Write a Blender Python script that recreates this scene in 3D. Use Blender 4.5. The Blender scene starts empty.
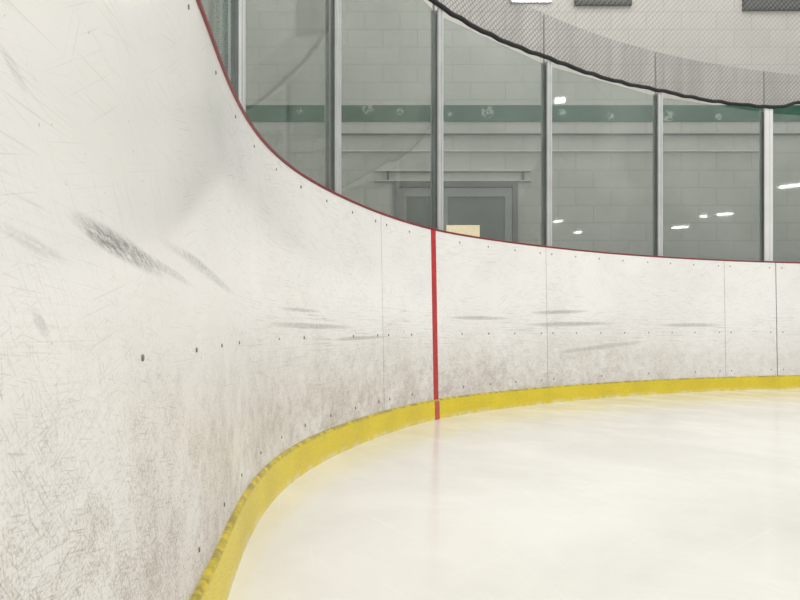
import bpy, math, random
from mathutils import Vector, Matrix
random.seed(7)
scene = bpy.context.scene
scene.view_settings.view_transform = 'Standard'
COL = scene.collection
F = 640.0; HOR = 328.0; HC = 0.524

# ------------------------------------------------------------------ curve
ctrl = [(-.31,-9),(-.31,-6),(-.31,-3),(-.31,-1.5),(-.31,-.4),(-.31,.4),(-.323,.8),(-.350,1.124),(-.383,1.33),(-.416,1.64),(-.422,2.0),
 (-.375,2.36),(-.278,2.71),(-.099,3.178),(.205,3.724),(.6,4.14),(1.035,4.495),(1.52,4.83),(2.064,5.12),(2.64,5.36),
 (3.25,5.54),(4.2,5.74),(5.2,5.86),(7,5.95),(9,5.97),(11.5,5.97)]
def catmull(P, n=40):
    out=[]
    for i in range(1,len(P)-2):
        p0,p1,p2,p3=[Vector(p) for p in P[i-1:i+3]]
        d01=max((p1-p0).length,1e-4)**.5; d12=(p2-p1).length**.5; d23=(p3-p2).length**.5
        t0=0;t1=d01;t2=t1+d12;t3=t2+d23
        for k in range(n):
            t=t1+(t2-t1)*k/n
            A1=p0*((t1-t)/(t1-t0))+p1*((t-t0)/(t1-t0)); A2=p1*((t2-t)/(t2-t1))+p2*((t-t1)/(t2-t1)); A3=p2*((t3-t)/(t3-t2))+p3*((t-t2)/(t3-t2))
            B1=A1*((t2-t)/(t2-t0))+A2*((t-t0)/(t2-t0)); B2=A2*((t3-t)/(t3-t1))+A3*((t-t1)/(t3-t1))
            out.append(B1*((t2-t)/(t2-t1))+B2*((t-t1)/(t2-t1)))
    return out
def resample(P, step):
    out=[P[0]]; last=P[0]
    for p in P[1:]:
        while (p-last).length>=step:
            last=last+(p-last).normalized()*step; out.append(last)
    return out
STEP=.02
pts=resample(catmull(ctrl),STEP)
sig=9; K=[math.exp(-.5*(i/sig)**2) for i in range(-27,28)]; s=sum(K)
sm=[]
for i in range(len(pts)):
    if i<27 or i>=len(pts)-27: sm.append(pts[i]); continue
    v=Vector((0,0))
    for k in range(-27,28): v+=pts[i+k]*K[k+27]
    sm.append(v/s)
pts=sm
cum=[0]
for i in range(1,len(pts)): cum.append(cum[-1]+(pts[i]-pts[i-1]).length)
UMAX=cum[-1]
import bisect
def CP(u):
    u=min(max(u,0),UMAX-1e-6); i=min(bisect.bisect_right(cum,u)-1,len(pts)-2)
    t=(u-cum[i])/(cum[i+1]-cum[i]); return pts[i].lerp(pts[i+1],t)
def CT(u):
    return (CP(min(u+.05,UMAX))-CP(max(u-.05,0))).normalized()
def CN(u):
    t=CT(u); return Vector((t.y,-t.x))
def at(u,off,h):
    p=CP(u)+CN(u)*off; return Vector((p.x,p.y,h))
def u_px(px,off=0):
    u=0; prev=None
    while u<UMAX:
        p=at(u,off,0)
        if p.y>.3:
            x=400+F*p.x/p.y
            if prev is not None and prev<=px<=x: return u
            prev=x
        u+=.004
    return UMAX
def uv_px(px,py):
    u=u_px(px,.012); return u, HC+(HOR-py)/F*at(u,.012,0).y

# ------------------------------------------------------------------ node helpers
class M:
    def __init__(s,name,rough=.5,col=(.8,.8,.8,1),metal=0,spec=.5):
        s.m=bpy.data.materials.new(name); s.m.use_nodes=True; s.t=s.m.node_tree; s.n=s.t.nodes; s.b=s.n['Principled BSDF']
        s.out=s.n['Material Output']
        s.b.inputs['Base Color'].default_value=(*col[:3],1); s.b.inputs['Roughness'].default_value=rough
        s.b.inputs['Metallic'].default_value=metal; s.b.inputs['Specular IOR Level'].default_value=spec
    def L(s,a,b): s.t.links.new(a,b)
    def _in(s,sock,v):
        if v is None: return
        if hasattr(v,'is_output') : s.L(v,sock)
        else: sock.default_value=v
    def math(s,op,a,b=None,c=None,clamp=False):
        n=s.n.new('ShaderNodeMath'); n.operation=op; n.use_clamp=clamp
        s._in(n.inputs[0],a); s._in(n.inputs[1],b); s._in(n.inputs[2],c); return n.outputs[0]
    def uv(s): 
        n=s.n.new('ShaderNodeTexCoord'); return n.outputs['UV']
    def obj(s):
        n=s.n.new('ShaderNodeTexCoord'); return n.outputs['Object']
    def sep(s,v):
        n=s.n.new('ShaderNodeSeparateXYZ'); s.L(v,n.inputs[0]); return n.outputs
    def comb(s,x,y,z=0.):
        n=s.n.new('ShaderNodeCombineXYZ'); s._in(n.inputs[0],x); s._in(n.inputs[1],y); s._in(n.inputs[2],z); return n.outputs[0]
    def map(s,v,loc=(0,0,0),rot=(0,0,0),sc=(1,1,1)):
        n=s.n.new('ShaderNodeMapping'); s.L(v,n.inputs[0]); n.inputs[1].default_value=loc; n.inputs[2].default_value=rot
        k=s.n.new('ShaderNodeVectorMath'); k.operation='MULTIPLY'; s.L(n.outputs[0],k.inputs[0]); k.inputs[1].default_value=sc; return k.outputs[0]
    def noise(s,v,scale,detail=4,rough=.5,dist=0):
        n=s.n.new('ShaderNodeTexNoise'); s.L(v,n.inputs['Vector']); n.inputs['Scale'].default_value=scale; n.inputs['Detail'].default_value=detail
        n.inputs['Roughness'].default_value=rough; n.inputs['Distortion'].default_value=dist; return n.outputs[0]
    def ss(s,v,a,b,lo=0.,hi=1.):
        n=s.n.new('ShaderNodeMapRange'); n.interpolation_type='SMOOTHSTEP'; s.L(v,n.inputs[0])
        n.inputs[1].default_value=a; n.inputs[2].default_value=b; n.inputs[3].default_value=lo; n.inputs[4].default_value=hi; return n.outputs[0]
    def mix(s,f,a,b,blend='MIX'):
        n=s.n.new('ShaderNodeMix'); n.data_type='RGBA'; n.blend_type=blend
        s._in(n.inputs[0],f)
        for i,v in ((6,a),(7,b)):
            if hasattr(v,'is_output'): s.L(v,n.inputs[i])
            else: n.inputs[i].default_value=(*v[:3],1)
        return n.outputs[2]
    def bump(s,h,st=.2,d=.01):
        n=s.n.new('ShaderNodeBump'); s.L(h,n.inputs['Height']); n.inputs['Strength'].default_value=st; n.inputs['Distance'].default_value=d
        s.L(n.outputs[0],s.b.inputs['Normal'])
    def col(s,c): s.L(c,s.b.inputs['Base Color'])

def board_mat():
    m=M('white_board_plastic',.2,spec=.5); uv=m.uv(); X=m.sep(uv); U,V=X[0],X[1]
    unear=u_px(230,.012)
    far=m.ss(U,unear-.3,unear+1.1,.10,1.)
    big=m.noise(uv,1.0,3,.5); c=m.mix(m.ss(big,.35,.7),(.81,.80,.78),(.765,.752,.725))
    med=m.noise(m.map(uv,sc=(1,1.4,1)),2.6,6,.6)
    c=m.mix(m.math('MULTIPLY',m.ss(med,.45,.72),.14),c,(.55,.53,.50))
    # brown grime near the kick plate: stained patches, fine specks, short broken nicks
    low=m.ss(V,.66,.12); n2=m.noise(uv,2.6,8,.72); wear=m.ss(U,u_px(790,.012),u_px(480,.012),.45,1.)
    lowp=m.math('MULTIPLY',m.math('POWER',low,1.25),wear)
    c=m.mix(m.math('MULTIPLY',m.math('MULTIPLY',lowp,m.ss(n2,.25,.62)),.46),c,(.47,.41,.34))
    n5=m.noise(uv,11,9,.85); c=m.mix(m.math('MULTIPLY',m.math('MULTIPLY',m.ss(n5,.48,.66),lowp),.55),c,(.36,.31,.25))
    for sc_,th,op in ((260,.50,.62),(330,.54,.6)):
        n1=m.noise(m.map(uv,loc=(sc_,0,0),sc=(1.,.8,1)),sc_,3,.7)
        f=m.math('MULTIPLY',m.math('MULTIPLY',m.ss(n1,th,th+.10),lowp),m.ss(n5,.40,.56))
        c=m.mix(m.math('MULTIPLY',f,op),c,(.22,.175,.13))
    for k,ang in enumerate((.2,-.5,.9,1.4)):
        q=m.noise(m.map(uv,loc=(k*7.3,k*2.9,0),rot=(0,0,ang),sc=(26,420,1)),1.0,2,.4)
        f=m.math('MULTIPLY',m.ss(q,.62,.68),m.math('MULTIPLY',m.math('MULTIPLY',m.ss(V,.75,.2),wear),m.ss(n2,.34,.56)))
        c=m.mix(m.math('MULTIPLY',f,.5),c,(.27,.23,.19))
    n4=m.noise(uv,130,2,.5); c=m.mix(m.math('MULTIPLY',m.ss(n4,.71,.77),.45),c,(.3,.28,.25))
    # horizontal puck scuff band at mid height
    band=m.math('MULTIPLY',m.ss(V,.34,.46),m.ss(V,.72,.56)); band=m.math('MULTIPLY',band,far)
    wide=m.math('MULTIPLY',m.math('MULTIPLY',m.ss(V,.22,.4),m.ss(V,.95,.7)),far)
    for loc,sx,sy,th,b0,op,bb in ((0,2.4,170,.555,.36,.62,band),(4.3,3.5,240,.57,.38,.62,band),(8.1,1.8,180,.60,.44,.5,wide),(2.7,6,120,.59,.46,.45,wide)):
        a=m.noise(m.map(uv,loc=(loc,loc,0),rot=(0,0,.02),sc=(sx,sy,1)),1,8,.78); b=m.noise(m.map(uv,loc=(loc*2,0,0)),1.9,4,.6)
        f=m.math('MULTIPLY',m.math('MULTIPLY',m.ss(a,th,th+.06),m.ss(b,b0,b0+.14)),bb)
        c=m.mix(m.math('MULTIPLY',f,op),c,(.25,.24,.23))
    sfar=m.ss(U,unear-.8,unear+.6,.45,1.)
    for k,(ang,th) in enumerate([(.06,.645),(.75,.65),(-.55,.655),(1.05,.665),(-1.2,.675),(.35,.655),(-.25,.65),(.01,.64)]):
        q=m.noise(m.map(uv,loc=(k*3.1,k*1.7,0),rot=(0,0,ang),sc=(5.5,430,1)),1.0,2,.35)
        msk=m.math('MULTIPLY',m.ss(m.noise(m.map(uv,loc=(k*5,0,0)),2.2,2,.6),.44,.60),sfar)
        c=m.mix(m.math('MULTIPLY',m.math('MULTIPLY',m.ss(q,th,th+.05),msk),.45),c,(.32,.30,.27))
    fine=m.noise(m.map(uv,rot=(0,0,.3),sc=(34,210,1)),1,9,.9)
    for px,py,hx,hy,sl,st in [(128,250,48,15,-.33,.85),(108,243,26,11,-.3,.6),(212,275,36,7,-.32,.6),(200,262,16,4,-.3,.45),(310,326,48,3.5,-.03,.7),(360,338,32,2.5,.02,.7),
                        (42,325,12,14,-1.3,.35),(35,245,44,10,-.3,.25),(20,70,16,12,-1,.2),(570,324,50,3,.02,.7),(560,312,34,2.5,.05,.7),(600,347,55,3,.1,.5),(300,310,24,2.5,.0,.6),
                        (480,318,36,2.5,.0,.6),(690,325,36,2.5,0.,.6),(165,268,40,6,-.32,.5)]:
        u0,v0=uv_px(px,py); ul,_=uv_px(px-hx,py); ur,_=uv_px(px+hx,py); du=abs(ur-ul)/2
        sc=at(u0,0,0).y/F; dv=hy*sc; slope=sl*hx*sc/du
        x=m.math('SUBTRACT',U,u0); y=m.math('SUBTRACT',m.math('SUBTRACT',V,v0),m.math('MULTIPLY',x,slope))
        r=m.math('ADD',m.math('POWER',m.math('ABSOLUTE',m.math('DIVIDE',x,du)),2.),m.math('POWER',m.math('ABSOLUTE',m.math('DIVIDE',y,dv)),2.))
        f=m.math('MULTIPLY',m.ss(r,1.0,.0),m.ss(fine,.40,.56))
        c=m.mix(m.math('MULTIPLY',f,st),c,(.22,.21,.20))
    m.col(c)
    m.L(m.math('ADD',m.ss(med,.3,.8,.12,.24),m.math('MULTIPLY',m.ss(V,.62,.35),.25)),m.b.inputs['Roughness'])
    m.bump(m.noise(uv,1.6,1,.3),.06,.01); return m.m
def kick_mat():
    m=M('yellow_kick_plate_plastic',.38,spec=.4); uv=m.uv(); X=m.sep(uv)
    n=m.noise(uv,3,5,.6); c=m.mix(m.ss(n,.35,.7),(.70,.56,.028),(.61,.48,.032))
    a=m.noise(m.map(uv,rot=(0,0,.5),sc=(40,160,1)),1,6,.75); c=m.mix(m.math('MULTIPLY',m.ss(a,.55,.66),.45),c,(.20,.16,.04))
    sp=m.noise(uv,220,3,.7); c=m.mix(m.math('MULTIPLY',m.ss(sp,.56,.64),.6),c,(.20,.16,.05))
    V=X[1]; w=m.math('MULTIPLY',m.ss(V,.035,.0),m.ss(m.noise(uv,12,5,.7),.4,.6))
    c=m.mix(m.math('MULTIPLY',w,.5),c,(.75,.72,.6))
    e=m.math('MULTIPLY',m.ss(V,.100,.110),m.ss(m.noise(uv,20,5,.7),.35,.6)); c=m.mix(m.math('MULTIPLY',e,.7),c,(.15,.12,.05))
    m.col(c); m.bump(a,.10,.003); return m.m
def plain(name,col,rough=.5,metal=0,var=.12,scale=8,spec=.5):
    m=M(name,rough,col,metal,spec); n=m.noise(m.obj(),scale,4,.6)
    d=tuple(x*(1-var) for x in col[:3]); m.col(m.mix(m.ss(n,.35,.7),col,d)); return m.m
def ice_mat():
    m=M('rink_ice_surface',.14,spec=.5); o=m.obj()
    n=m.noise(o,1.2,6,.6,.5); c=m.mix(m.ss(n,.35,.68),(.785,.768,.722),(.705,.688,.64))
    s=m.noise(m.map(o,rot=(0,0,.9),sc=(1,1.8,1)),2.2,7,.7); c=m.mix(m.math('MULTIPLY',m.ss(s,.45,.75),.3),c,(.84,.83,.79))
    for k,a in enumerate((.2,1.0,-.7,1.4)):
        q=m.noise(m.map(o,loc=(k*3,k,0),rot=(0,0,a),sc=(1.5,90,1)),1.,2,.4)
        c=m.mix(m.math('MULTIPLY',m.ss(q,.66,.74),.12),c,(.95,.95,.92))
    m.col(c); m.L(m.ss(s,.35,.75,.12,.24),m.b.inputs['Roughness'])
    m.bump(m.noise(o,2.5,3,.5),.06,.01); m.b.inputs['IOR'].default_value=1.38; return m.m
def glass_mat():
    m=M('scratched_shield_glass'); n=m.n
    tr=n.new('ShaderNodeBsdfTransparent'); gl=n.new('ShaderNodeBsdfGlossy'); gl.inputs['Roughness'].default_value=.03
    uv=m.uv(); nz=m.noise(uv,1.5,4,.6)
    m.L(m.mix(m.ss(nz,.3,.7),(.765,.80,.78),(.81,.835,.818)),tr.inputs[0]); gl.inputs[0].default_value=(.8,.86,.83,1)
    df=n.new('ShaderNodeBsdfDiffuse'); df.inputs[0].default_value=(.62,.66,.635,1)
    lw=n.new('ShaderNodeLayerWeight'); lw.inputs[0].default_value=.5
    fr=m.math('ADD',m.math('MULTIPLY',m.math('POWER',lw.outputs['Facing'],5.),.6),.085)
    mx=n.new('ShaderNodeMixShader'); m.L(fr,mx.inputs[0]); m.L(tr.outputs[0],mx.inputs[1]); m.L(gl.outputs[0],mx.inputs[2])
    q=m.noise(m.map(uv,rot=(0,0,.6),sc=(2,120,1)),1.,3,.4)
    f=m.math('ADD',m.math('ADD',m.math('MULTIPLY',m.ss(q,.64,.74),.10),.03),m.math('MULTIPLY',m.ss(nz,.45,.8),.06))
    m2=n.new('ShaderNodeMixShader'); m.L(f,m2.inputs[0]); m.L(mx.outputs[0],m2.inputs[1]); m.L(df.outputs[0],m2.inputs[2])
    m.L(m2.outputs[0],m.out.inputs[0]); return m.m
def net_mat(name,pitch,width,col,soft):
    m=M(name); n=m.n; X=m.sep(m.uv())
    fs=[]
    for op in ('ADD','SUBTRACT'):
        a=m.math('DIVIDE',m.math(op,X[0],X[1]),pitch*1.414); a=m.math('ABSOLUTE',m.math('SUBTRACT',m.math('FRACT',a),.5))
        fs.append(m.ss(a,width*.5/pitch*1.8,width*.5/pitch*.4))
    f=m.math('MAXIMUM',fs[0],fs[1])
    so=m.math('MULTIPLY',m.ss(m.noise(m.map(m.uv(),sc=(6,1,1)),1.0,4,.6),.3,.7,.5,1.5),soft); f=m.math('MAXIMUM',f,so)
    tr=n.new('ShaderNodeBsdfTransparent'); df=n.new('ShaderNodeBsdfDiffuse'); df.inputs[0].default_value=(*col,1)
    mx=n.new('ShaderNodeMixShader'); m.L(f,mx.inputs[0]); m.L(tr.outputs[0],mx.inputs[1]); m.L(df.outputs[0],mx.inputs[2]); m.L(mx.outputs[0],m.out.inputs[0]); return m.m
def wall_mat():
    m=M('painted_block_wall',.7); X=m.sep(m.obj()); v=m.comb(X[0],X[2],0.)
    br=m.n.new('ShaderNodeTexBrick'); m.L(v,br.inputs[0]); br.inputs['Scale'].default_value=1
    br.inputs['Brick Width'].default_value=.4; br.inputs['Row Height'].default_value=.2; br.inputs['Mortar Size'].default_value=.006; br.inputs['Mortar Smooth'].default_value=.6
    br.inputs['Color1'].default_value=(.565,.55,.515,1); br.inputs['Color2'].default_value=(.545,.53,.495,1); br.inputs['Mortar'].default_value=(.42,.41,.39,1)
    n=m.noise(v,1.3,5,.6); m.col(m.mix(m.math('MULTIPLY',m.ss(n,.4,.7),.3),br.outputs[0],(.44,.43,.405)))
    m.bump(br.outputs[1],-.2,.01); return m.m
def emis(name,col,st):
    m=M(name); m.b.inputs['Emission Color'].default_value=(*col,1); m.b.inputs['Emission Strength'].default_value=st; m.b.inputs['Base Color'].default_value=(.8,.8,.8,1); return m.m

MB=board_mat(); MK=kick_mat(); MI=ice_mat(); MG=glass_mat(); MW=wall_mat()
MCAP=plain('dark_red_cap_plastic',(.20,.014,.022),.35); MRED=plain('red_line_paint',(.48,.022,.028),.35,var=.25,scale=15)
MPK=plain('worn_red_line_paint',(.50,.08,.07),.4,var=.3,scale=30)
MAL=plain('brushed_aluminium',(.58,.59,.59),.42,.45,.15,5); MAL2=plain('darker_aluminium',(.40,.41,.41),.5,.4,.15,5); MALB=plain('bright_aluminium',(.74,.74,.73),.4,.35,.08,5)  # second aluminium is a darker, rougher grey than the first
MSC=plain('dull_screw_steel',(.21,.20,.19),.5,.4); MGAS=plain('black_rubber_gasket',(.02,.022,.022),.6)
MNET=net_mat('light_nylon_netting',.032,.0030,(.30,.295,.28),.06); MNET2=net_mat('doubled_nylon_netting',.027,.0040,(.20,.20,.195),.26)
MROPE=plain('black_hem_rope',(.012,.012,.013),.7); MFLOOR=plain('concrete_floor',(.32,.31,.30),.7,scale=2)
MDF=plain('dark_door_frame_paint',(.12,.125,.12),.5); MDL=plain('grey_door_paint',(.30,.305,.285),.5); MDP=plain('dark_window_pane',(.14,.15,.14),.25); MLINT=plain('pale_lintel',(.66,.64,.60),.6)

# ------------------------------------------------------------------ mesh helpers
def mk(name,verts,faces,mat,parent=None,uvs=None,smooth=False,origin=None):
    if parent is not None: o=parent.location.copy()
    elif origin is not None: o=Vector(origin)
    else:
        o=Vector((sum(v[0] for v in verts)/len(verts),sum(v[1] for v in verts)/len(verts),min(v[2] for v in verts)))
    me=bpy.data.meshes.new(name); me.from_pydata([tuple(Vector(v)-o) for v in verts],[],faces); me.materials.append(mat)
    if uvs:
        l=me.uv_layers.new(name='UVMap')
        for lp in me.loops: l.data[lp.index].uv=uvs[lp.vertex_index]
    if smooth:
        for p in me.polygons: p.use_smooth=True
    me.validate(); me.update()
    ob=bpy.data.objects.new(name,me); COL.objects.link(ob)
    if parent is not None: ob.parent=parent
    else: ob.location=o
    return ob
def empty(name,loc):
    e=bpy.data.objects.new(name,None); e.empty_display_size=.1; e.location=loc; COL.objects.link(e); return e
def tag(o,label=None,cat=None,group=None,kind=None):
    if label: o['label']=label
    if cat: o['category']=cat
    if group: o['group']=group
    if kind: o['kind']=kind
    return o
def sweep(name,u0,u1,prof,mat,parent=None,closed=True,step=.04,hf=None):
    n=max(2,int((u1-u0)/step)+1); V=[];Fc=[];UV=[]; k=len(prof)
    for i in range(n):
        u=u0+(u1-u0)*i/(n-1)
        for (o,h) in prof:
            hh=h+hf(u) if (hf and h<2.6) else h
            V.append(at(u,o,hh)); UV.append((u,hh))
    for i in range(n-1):
        for j in range(k if closed else k-1):
            a=i*k+j;b=i*k+(j+1)%k; Fc.append((a,a+k,b+k,b))
    if closed:
        Fc.append(tuple(range(k))); Fc.append(tuple(reversed(range((n-1)*k,n*k))))
    ob=mk(name,V,Fc,mat,parent,UV)
    me=ob.data
    for p in me.polygons: p.use_smooth=len(p.vertices)==4
    try: me.set_sharp_from_angle(angle=math.radians(35))
    except Exception: pass
    return ob
def box(name,c0,c1,mat,parent=None,bev=0):
    (x0,y0,z0),(x1,y1,z1)=c0,c1
    V=[(x0,y0,z0),(x1,y0,z0),(x1,y1,z0),(x0,y1,z0),(x0,y0,z1),(x1,y0,z1),(x1,y1,z1),(x0,y1,z1)]
    Fc=[(0,3,2,1),(4,5,6,7),(0,1,5,4),(1,2,6,5),(2,3,7,6),(3,0,4,7)]
    ob=mk(name,V,Fc,mat,parent)
    if bev:
        b=ob.modifiers.new('Bevel','BEVEL'); b.width=bev; b.segments=2
    return ob

# ------------------------------------------------------------------ boards
TOP=1.10; CAPT=.012; KH=.114
def lean(h): return .022*(1-h/TOP)
near_u=min(range(len(pts)),key=lambda i:abs(pts[i].y-.18)); near_u=cum[near_u]
seams=[near_u-2.44,near_u, u_px(383,.012),u_px(547,.012),u_px(725,.012),u_px(777,.012),u_px(777,.012)+2.44,UMAX-.3]
labels=["white dasher board with yellow kick plate and red cap",
 "long white dasher board with dark diagonal puck scuffs",
 "white dasher board carrying the red goal line stripe",
 "white scuffed dasher board curving around the rink corner",
 "short white dasher board next to a dark panel joint",
 "white dasher board past the dark joint with yellow kick plate","white dasher board past the dark joint with yellow kick plate"]
def screw_mesh():
    V=[];Fc=[]; n=10
    for r,y in ((.0032,0),(.0032,.0012),(.0024,.002)):
        for i in range(n): V.append((r*math.cos(2*math.pi*i/n),y,1.35*r*math.sin(2*math.pi*i/n)))
    for l in range(2):
        for i in range(n):
            a=l*n+i;b=l*n+(i+1)%n; Fc.append((a,b,b+n,a+n))
    Fc.append(tuple(range(2*n,3*n)))
    me=bpy.data.meshes.new('screw'); me.from_pydata(V,[],Fc); me.materials.append(MSC); return me
SM=screw_mesh()
ured=u_px(434.8,.012)
for i in range(len(seams)-1):
    a,b=seams[i],seams[i+1]; gap=.0020
    A=a+gap; B=b-(.008 if i==4 else gap)
    mid=(A+B)/2; p=at(mid,0,0)
    e=empty('dasher_board',(p.x,p.y,0)); tag(e,labels[i],'rink board',"curved rink boards")
    hb=TOP-CAPT
    prof=[(lean(KH-.01),KH-.01),(lean(hb),hb),(lean(hb)-.05,hb),(lean(KH-.01)-.05,KH-.01)]
    sweep('facing_panel',A,B,prof,MB,e)
    k=.013; A2=a+.0004; B2=b-.0004
    sweep('kick_plate',A2,B2,[(lean(0)+k,0),(lean(KH)+k,KH-.008),(lean(KH)+k-.006,KH),(lean(KH)-.05,KH),(lean(0)-.05,0)],MK,e)
    sweep('top_cap',A2,B2,[(.001,TOP-CAPT),(.005,TOP-CAPT+.003),(.005,TOP-.003),(.001,TOP),(-.13,TOP),(-.13,TOP-CAPT)],MCAP,e)
    sweep('steel_frame',A,B,[(-.052,.0),(-.052,TOP-CAPT),(-.12,TOP-CAPT),(-.12,0)],MAL2,e)
    if i==2:
        w=.025; sh=-.010
        sweep('goal_line_stripe',ured-w,ured+w,[(lean(KH)+.0015,KH),(lean(hb)+.0015,hb),(lean(hb),hb),(lean(KH),KH)],MRED,e)
        st=sweep('worn_stripe_end',ured-w+sh,ured+w+sh,[(lean(0)+k+.0015,.0),(lean(KH)+k+.0015,KH-.008),(lean(KH)+k,KH-.008),(lean(0)+k,0)],MPK,e); st['label']='worn pinkish end of the red line'
    nc=max(2,int(round((B-A)/.25)))
    for j in range(nc):
        u=A+.06+(B-A-.12)*j/(nc-1)
        if .2<CP(u).y<.75: continue
        for h in (1.045,.488,.165):
            if h<.9 and j not in (0,nc-1) and random.random()<.1: continue
            s=bpy.data.objects.new('screw',SM); COL.objects.link(s); s.parent=e
            uu=u+random.uniform(-.01,.01) if 0<j<nc-1 else u
            s.location=at(uu,lean(h),h)-e.location; nn=CN(uu); s.rotation_euler=(0,0,math.atan2(nn.y,nn.x)-math.pi/2)
            if CP(u).y>2.3: s.scale=(1.7,1.2,1.5)

# ------------------------------------------------------------------ ice, floor
us=[i*.06 for i in range(int(UMAX/.06)+1)]
ring=[at(u,lean(0)+.0125,0) for u in us]
ring+= [Vector((39.5,5.93,0)),Vector((39.5,-13.5,0)),Vector((-.3,-13.5,0))]
n=len(ring); V=[(p.x,p.y,0) for p in ring]+[(p.x,p.y,-.03) for p in ring]
Fc=[tuple(range(n-1,-1,-1)),tuple(range(n,2*n))]+[(i,(i+1)%n,(i+1)%n+n,i+n) for i in range(n)]
ice=mk('ice_sheet',V,Fc,MI,origin=(0,0,0)); tag(ice,"smooth creamy white rink ice meeting the yellow kick plate","ice")
fl=box('floor',(-6,-14,-.08),(40,7.28,-.031),MFLOOR); tag(fl,kind='structure')

# ------------------------------------------------------------------ glass + posts
GOFF=-.065; GTOP=2.435
post_px=[237,335,438,547.5,658.5,767]
pu=[u_px(x,GOFF) for x in post_px]
pu=[pu[0]-2.36,pu[0]-1.18]+pu+[pu[-1]+1.22,pu[-1]+2.44,pu[-1]+3.66]
ppos=[at(u,GOFF,TOP) for u in pu]
def frame(u):
    t=CT(u); nn=CN(u); return Vector((t.x,t.y,0)),Vector((nn.x,nn.y,0))
def extr(name,c,t,nn,prof,z0,z1,mat,parent):
    k=len(prof); V=[c+t*a+nn*b+Vector((0,0,z0-c.z)) for a,b in prof]+[c+t*a+nn*b+Vector((0,0,z1-c.z)) for a,b in prof]
    Fc=[tuple(range(k-1,-1,-1)),tuple(range(k,2*k))]+[(i,(i+1)%k,(i+1)%k+k,i+k) for i in range(k)]
    return mk(name,V,Fc,mat,parent)
for i,(u,c) in enumerate(zip(pu,ppos)):
    t,nn=frame(u); wide=(i==7); w=.046 if wide else .027
    e=empty('shield_post',c); tag(e,"wide bright aluminium post standing on the red cap" if wide else "slim grey aluminium post clamping glass panes above the boards","post","aluminium shield posts")
    extr('front_strip',c,t,nn,[(-w,.012),(-w*.9,.020),(-w*.25,.020),(-w*.2,.016),(w*.2,.016),(w*.25,.020),(w*.9,.020),(w,.012)],TOP,GTOP,MALB if wide else MAL,e)
    extr('core_channel',c,t,nn,[(-.012,-.03),(-.012,.0118),(.012,.0118),(.012,-.03)],TOP,GTOP-.004,MAL2,e)
    extr('rear_strip',c,t,nn,[(-w,-.038),(-w,-.030),(w,-.030),(w,-.038)],TOP,GTOP-.002,MAL,e)
    extr('base_foot',c,t,nn,[(-w-.012,.025),(w+.012,.025),(w+.012,-.045),(-w-.012,-.045)],TOP,TOP+.008,MAL2,e)
    extr('net_pole',c,t,nn,[(.007*math.cos(q*math.pi/4),-.034+.007*math.sin(q*math.pi/4)) for q in range(8)],GTOP,2.78,MAL2,e)
for i in range(len(pu)-1):
    a,b=ppos[i],ppos[i+1]; t=(b-a).normalized(); nn=Vector((t.y,-t.x,0)); L=(b-a).length
    V=[];UV=[]; off=-.008
    for z in (TOP+.001,GTOP-.03):
        for s,q in ((.0125,-.006),(L-.0125,-.006),(L-.0125,.006),(.0125,.006)):
            p=a+t*s+nn*(q+off); V.append(Vector((p.x,p.y,z))); UV.append((pu[i]+s,z))
    Fc=[(0,3,2,1),(4,5,6,7),(0,1,5,4),(1,2,6,5),(2,3,7,6),(3,0,4,7)]
    g=mk('glass_pane',V,Fc,MG,None,UV); tag(g,"clear greenish scratched glass pane between two aluminium posts","glass pane","rink shield glass panes")

def tube_profile(o,h,r,n=8): return [(o+r*math.cos(2*math.pi*q/n),h+r*math.sin(2*math.pi*q/n)) for q in range(n)]
ru0=pu[0];ru1=pu[-1]
def sag(u):
    r=0
    for i in range(len(pu)-1):
        if pu[i]<=u<=pu[i+1]:
            t=(u-pu[i])/(pu[i+1]-pu[i]); r=-.010*math.sin(math.pi*t)*(1 if i<7 else .3)
    t=min(max((u-pu[7]-.02)/.35,0),1); r+=.07*t*t*(3-2*t)
    return r+.003*math.sin(u*23)+.002*math.sin(u*41)
net=empty('safety_net',at((ru0+ru1)/2,GOFF,GTOP)); tag(net,"grey diamond mesh safety net hanging above the glass with black hem","net")
sweep('hem_rope',ru0,ru1,tube_profile(-.04,GTOP+.014,.015),MROPE,net,hf=sag,step=.03)
sweep('doubled_netting',ru0,ru1,[(-.052,GTOP+.014),(-.052,2.76)],MNET2,net,closed=False,hf=sag,step=.03)
sweep('netting',ru0,ru1,[(-.054,2.76),(-.054,5.2)],MNET,net,closed=False)

# ------------------------------------------------------------------ back wall
WY=7.28
def W(px,py,y=WY): return ((px-400)/F*y, HC+(HOR-py)/F*y)
w=box('wall_back',(-6,WY,-.08),(40,WY+.2,8.6),MW); tag(w,kind='structure')
w=box('wall_left',(-6.2,-14,-.08),(-6,WY+.2,8.6),MW); tag(w,kind='structure')
def stripe_mat():
    m=M('green_stripe_paint',.5); X=m.sep(m.obj()); v=m.comb(X[0],X[2],0.)
    c=m.mix(m.ss(m.noise(v,5,5,.6),.35,.7),(.006,.072,.038),(.03,.125,.075))
    for px,py,r in ((368,109,.085),(487,112,.09),(562,113,.06),(668,117,.09),(610,116,.05),(718,117,.05),(300,111,.05),(400,112,.05),(450,114,.04)):
        x,z=W(px,py); d=m.math('SQRT',m.math('ADD',m.math('POWER',m.math('ABSOLUTE',m.math('SUBTRACT',X[0],x)),2.),m.math('POWER',m.math('ABSOLUTE',m.math('SUBTRACT',X[2],z)),2.)))
        f=m.math('MULTIPLY',m.ss(d,r,r*.5),m.ss(m.noise(m.map(v,loc=(px,0,0)),22,4,.6),.42,.55))
        c=m.mix(m.math('MULTIPLY',f,.75),c,(.50,.53,.50))  # blends whitish blotches into the green at set spots
    m.col(c); return m.m
x0,zt=W(120,105.5); x1,zb=W(900,121.5)
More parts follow.
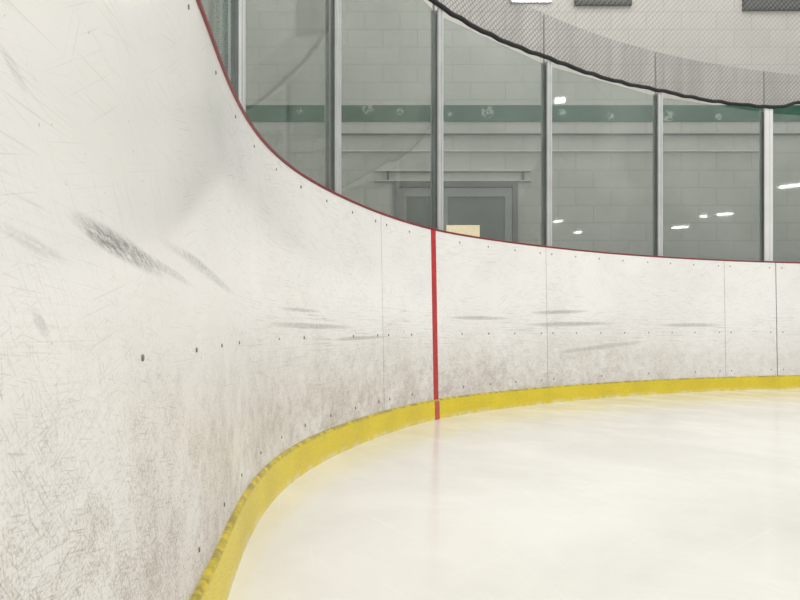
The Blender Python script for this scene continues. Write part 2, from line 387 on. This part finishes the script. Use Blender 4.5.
V=[(-6,WY-.012,zb),(39.9,WY-.012,zb),(39.9,WY-.012,zt),(-6,WY-.012,zt),(-6,WY-.001,zb),(39.9,WY-.001,zb),(39.9,WY-.001,zt),(-6,WY-.001,zt)]
s=mk('trim_1',V,[(0,1,2,3),(5,4,7,6),(3,2,6,7),(1,0,4,5),(0,3,7,4),(2,1,5,6)],stripe_mat(),origin=(0,0,0)); tag(s,"green painted band with soft whitish blotches",kind='structure')
for k,(py,r,xa,xb) in enumerate(((134,.012,341,900),(151,.009,341,760))):
    X0,z=W(xa,py,WY-.03); X1,_=W(xb,py,WY-.03)
    V=[];n=8
    for X_ in (X0,X1):
        for q in range(n): V.append((X_,WY-.022+r*math.cos(q*math.pi/4),z+r*math.sin(q*math.pi/4)))
    c=mk('wall_conduit',V,[tuple(range(n)),tuple(range(2*n-1,n-1,-1))]+[(i,i+n,(i+1)%n+n,(i+1)%n) for i in range(n)],MLINT if k else MDF); tag(c,"thin grey conduit running along the block wall","pipe","wall conduits")
# door
dx0,dz=W(394,182); dx1,_=W(517,182)
door=empty('door_1',((dx0+dx1)/2,WY,0)); tag(door,"grey double door with glazed leaves",kind='structure')
fw=.06
box('frame_side',(dx0,WY-.06,-.03),(dx0+fw,WY-.001,dz),MDF,door,.004); box('frame_side',(dx1-fw,WY-.06,-.03),(dx1,WY-.001,dz),MDF,door,.004)
box('frame_head',(dx0+fw,WY-.06,dz-.07),(dx1-fw,WY-.001,dz),MDF,door,.004)
xm,_=W(440,190)
def leaf(xa,xb):
    y0,y1=WY-.045,WY-.002; ztop=dz-.075; st=.08
    V=[];Fc=[]
    zs0,zs1=1.05,ztop-.10
    for (a,b,c,d) in ((xa,xa+st,-.02,ztop),(xb-st,xb,-.02,ztop),(xa+st,xb-st,zs1,ztop),(xa+st,xb-st,-.02,zs0)):
        k=len(V); V+=[(a,y0,c),(b,y0,c),(b,y1,c),(a,y1,c),(a,y0,d),(b,y0,d),(b,y1,d),(a,y1,d)]
        Fc.extend([tuple(i+k for i in f) for f in ((0,3,2,1),(4,5,6,7),(0,1,5,4),(1,2,6,5),(2,3,7,6),(3,0,4,7))])
    mk('door_leaf',V,Fc,MDL,door); box('door_pane',(xa+st,WY-.03,zs0),(xb-st,WY-.02,zs1),MDP,door)
    box('push_bar',(xa+.08,WY-.10,1.0),(xb-.08,WY-.06,1.04),MAL,door,.005)
leaf(dx0+fw+.004,xm-.004); leaf(xm+.004,dx1-fw-.004)
lx0,lz0=W(375,181); lx1,lz1=W(531,171)
l=box('trim_2',(lx0,WY-.03,lz1-.008),(lx1,WY-.001,lz1+.008),MLINT); tag(l,kind='structure')
l=box('trim_5',(lx0,WY-.025,lz0-.006),(lx1,WY-.001,lz0+.006),MLINT); tag(l,kind='structure')
for px in (388,523):
    a,_=W(px-1,0); b,_=W(px+1,0); t_=box('trim_3' if px<400 else 'trim_4',(a,WY-.02,lz0+.007),(b,WY-.001,lz1-.009),MDF); tag(t_,kind='structure')
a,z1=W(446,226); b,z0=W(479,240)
nt=box('lit_window_patch',(a,WY-.062,z0),(b,WY-.0555,z1),emis('lit_window_glow',(.98,.66,.24),.9),None); tag(nt,"cream yellow glow of a lit interior in the door window","window glow")  # added glowing patch standing in for the lit interior behind the door glass
for i,(pa,pb,py) in enumerate(((574,631,6),(742,815,11))):
    a,z=W(pa,py); b,_=W(pb,py)
    e=empty('window_%d'%(i+1),((a+b)/2,WY,z)); tag(e,kind='structure')
    box('window_pane',(a+.03,WY-.02,z+.03),(b-.03,WY-.005,z+.6),plain('dark_opening_%d'%i,(.035,.04,.045),.4),e)
    V=[];Fc=[]
    for (q0,q1,r0,r1) in ((a,b,z,z+.03),(a,b,z+.6,z+.63),(a,a+.03,z+.03,z+.6),(b-.03,b,z+.03,z+.6)):
        k=len(V); y0,y1=WY-.035,WY-.001
        V+=[(q0,y0,r0),(q1,y0,r0),(q1,y1,r0),(q0,y1,r0),(q0,y0,r1),(q1,y0,r1),(q1,y1,r1),(q0,y1,r1)]
        Fc+=[tuple(i_+k for i_ in f) for f in ((0,3,2,1),(4,5,6,7),(0,1,5,4),(1,2,6,5),(2,3,7,6),(3,0,4,7))]
    mk('window_frame',V,Fc,MGAS,e)
a,z=W(510,5); b,_=W(551,5)
e=empty('wall_lamp',((a+b)/2,WY,z)); tag(e,"bright white wall lamp above the walkway","lamp")
box('lamp_housing',(a,WY-.05,z+.01),(b,WY-.001,z+.16),MAL,e,.01); box('lamp_diffuser',(a+.01,WY-.10,z),(b-.01,WY-.05,z+.14),emis('lamp_glow',(1,1,.97),4),e,.02)

# ------------------------------------------------------------------ hall lamps over the rink (mirrored by the panes)
cam_p=Vector((0,0,HC)); ME=emis('tube_lamp_glow',(1,.98,.94),18)
for px,py,hl in ((560,102,15),(680,228,22),(790,187,26),(725,215,20),(704,217,9),(558,222,12),(578,233,10)):
    d=Vector(((px-400)/F,1,(HOR-py)/F)).normalized()
    for i in range(len(pu)-1):
        a,b=ppos[i],ppos[i+1]; t=(b-a).normalized(); nn=Vector((t.y,-t.x,0))
        o=a+nn*-.002; den=d.dot(nn)
        if den>=0: continue
        k=(o-cam_p).dot(nn)/den; h=cam_p+d*k; s_=(h-a).dot(t)
        if 0<=s_<=(b-a).length:
            r=d-2*d.dot(nn)*nn; dist=(6.2-h.z)/r.z
            q=h+r*dist; tot=dist+k; half=min(hl*tot/F*.3,.7)
            side=Vector((-r.y,r.x,0)).normalized()
            e=empty('hall_lamp',q); tag(e,"long white tube lamp hanging high over the ice","lamp","hanging tube lamps over the rink")
            V=[q+side*x+Vector((r.x,r.y,0)).normalized()*y+Vector((0,0,z)) for x in(-half,half) for y in(-.07,.07) for z in(0,.08)]
            bf=[(0,1,3,2),(4,6,7,5),(0,4,5,1),(2,3,7,6),(0,2,6,4),(1,5,7,3)]
            mk('lamp_tube',V,bf,ME,e)
            V=[v+Vector((0,0,.085)) for v in V]; mk('lamp_housing',V,bf,MAL,e)
            box('hanging_wire',(q.x-.01,q.y-.01,6.37),(q.x+.01,q.y+.01,8.5),MAL2,e)
            break

# ------------------------------------------------------------------ light
wd=bpy.data.worlds.new('hall_ambient'); scene.world=wd; wd.use_nodes=True; nt_=wd.node_tree; bg=nt_.nodes['Background']
tc=nt_.nodes.new('ShaderNodeTexCoord'); sp=nt_.nodes.new('ShaderNodeSeparateXYZ'); mr=nt_.nodes.new('ShaderNodeMapRange'); mx=nt_.nodes.new('ShaderNodeMix'); mx.data_type='RGBA'
nt_.links.new(tc.outputs['Generated'],sp.inputs[0]); nt_.links.new(sp.outputs[2],mr.inputs[0]); mr.inputs[1].default_value=-.05; mr.inputs[2].default_value=.6
nt_.links.new(mr.outputs[0],mx.inputs[0]); mx.inputs[6].default_value=(.46,.457,.45,1); mx.inputs[7].default_value=(1.06,1.05,1.025,1)
nt_.links.new(mx.outputs[2],bg.inputs[0]); bg.inputs[1].default_value=1.0
def area(loc,size,power,target):
    l=bpy.data.lights.new('ceiling_light_bank','AREA'); l.shape='RECTANGLE'; l.size=size[0]; l.size_y=size[1]; l.energy=power; l.color=(1,.988,.96)
    o=bpy.data.objects.new('ceiling_light_bank',l); COL.objects.link(o); o.location=loc; o.rotation_euler=(Vector(target)-Vector(loc)).to_track_quat('-Z','Y').to_euler()
area((4.5,-1,6.5),(5,3),330,(1.5,3.5,.3))
area((2,5.8,6.3),(6,1.2),75,(2,7.2,2))

cam=bpy.data.cameras.new('camera'); co=bpy.data.objects.new('camera',cam); COL.objects.link(co)
co.location=(0,0,HC); co.rotation_euler=(math.pi/2,0,0); cam.sensor_width=36; cam.lens=36*F/800; cam.shift_y=28/800; cam.clip_start=.02
scene.camera=co
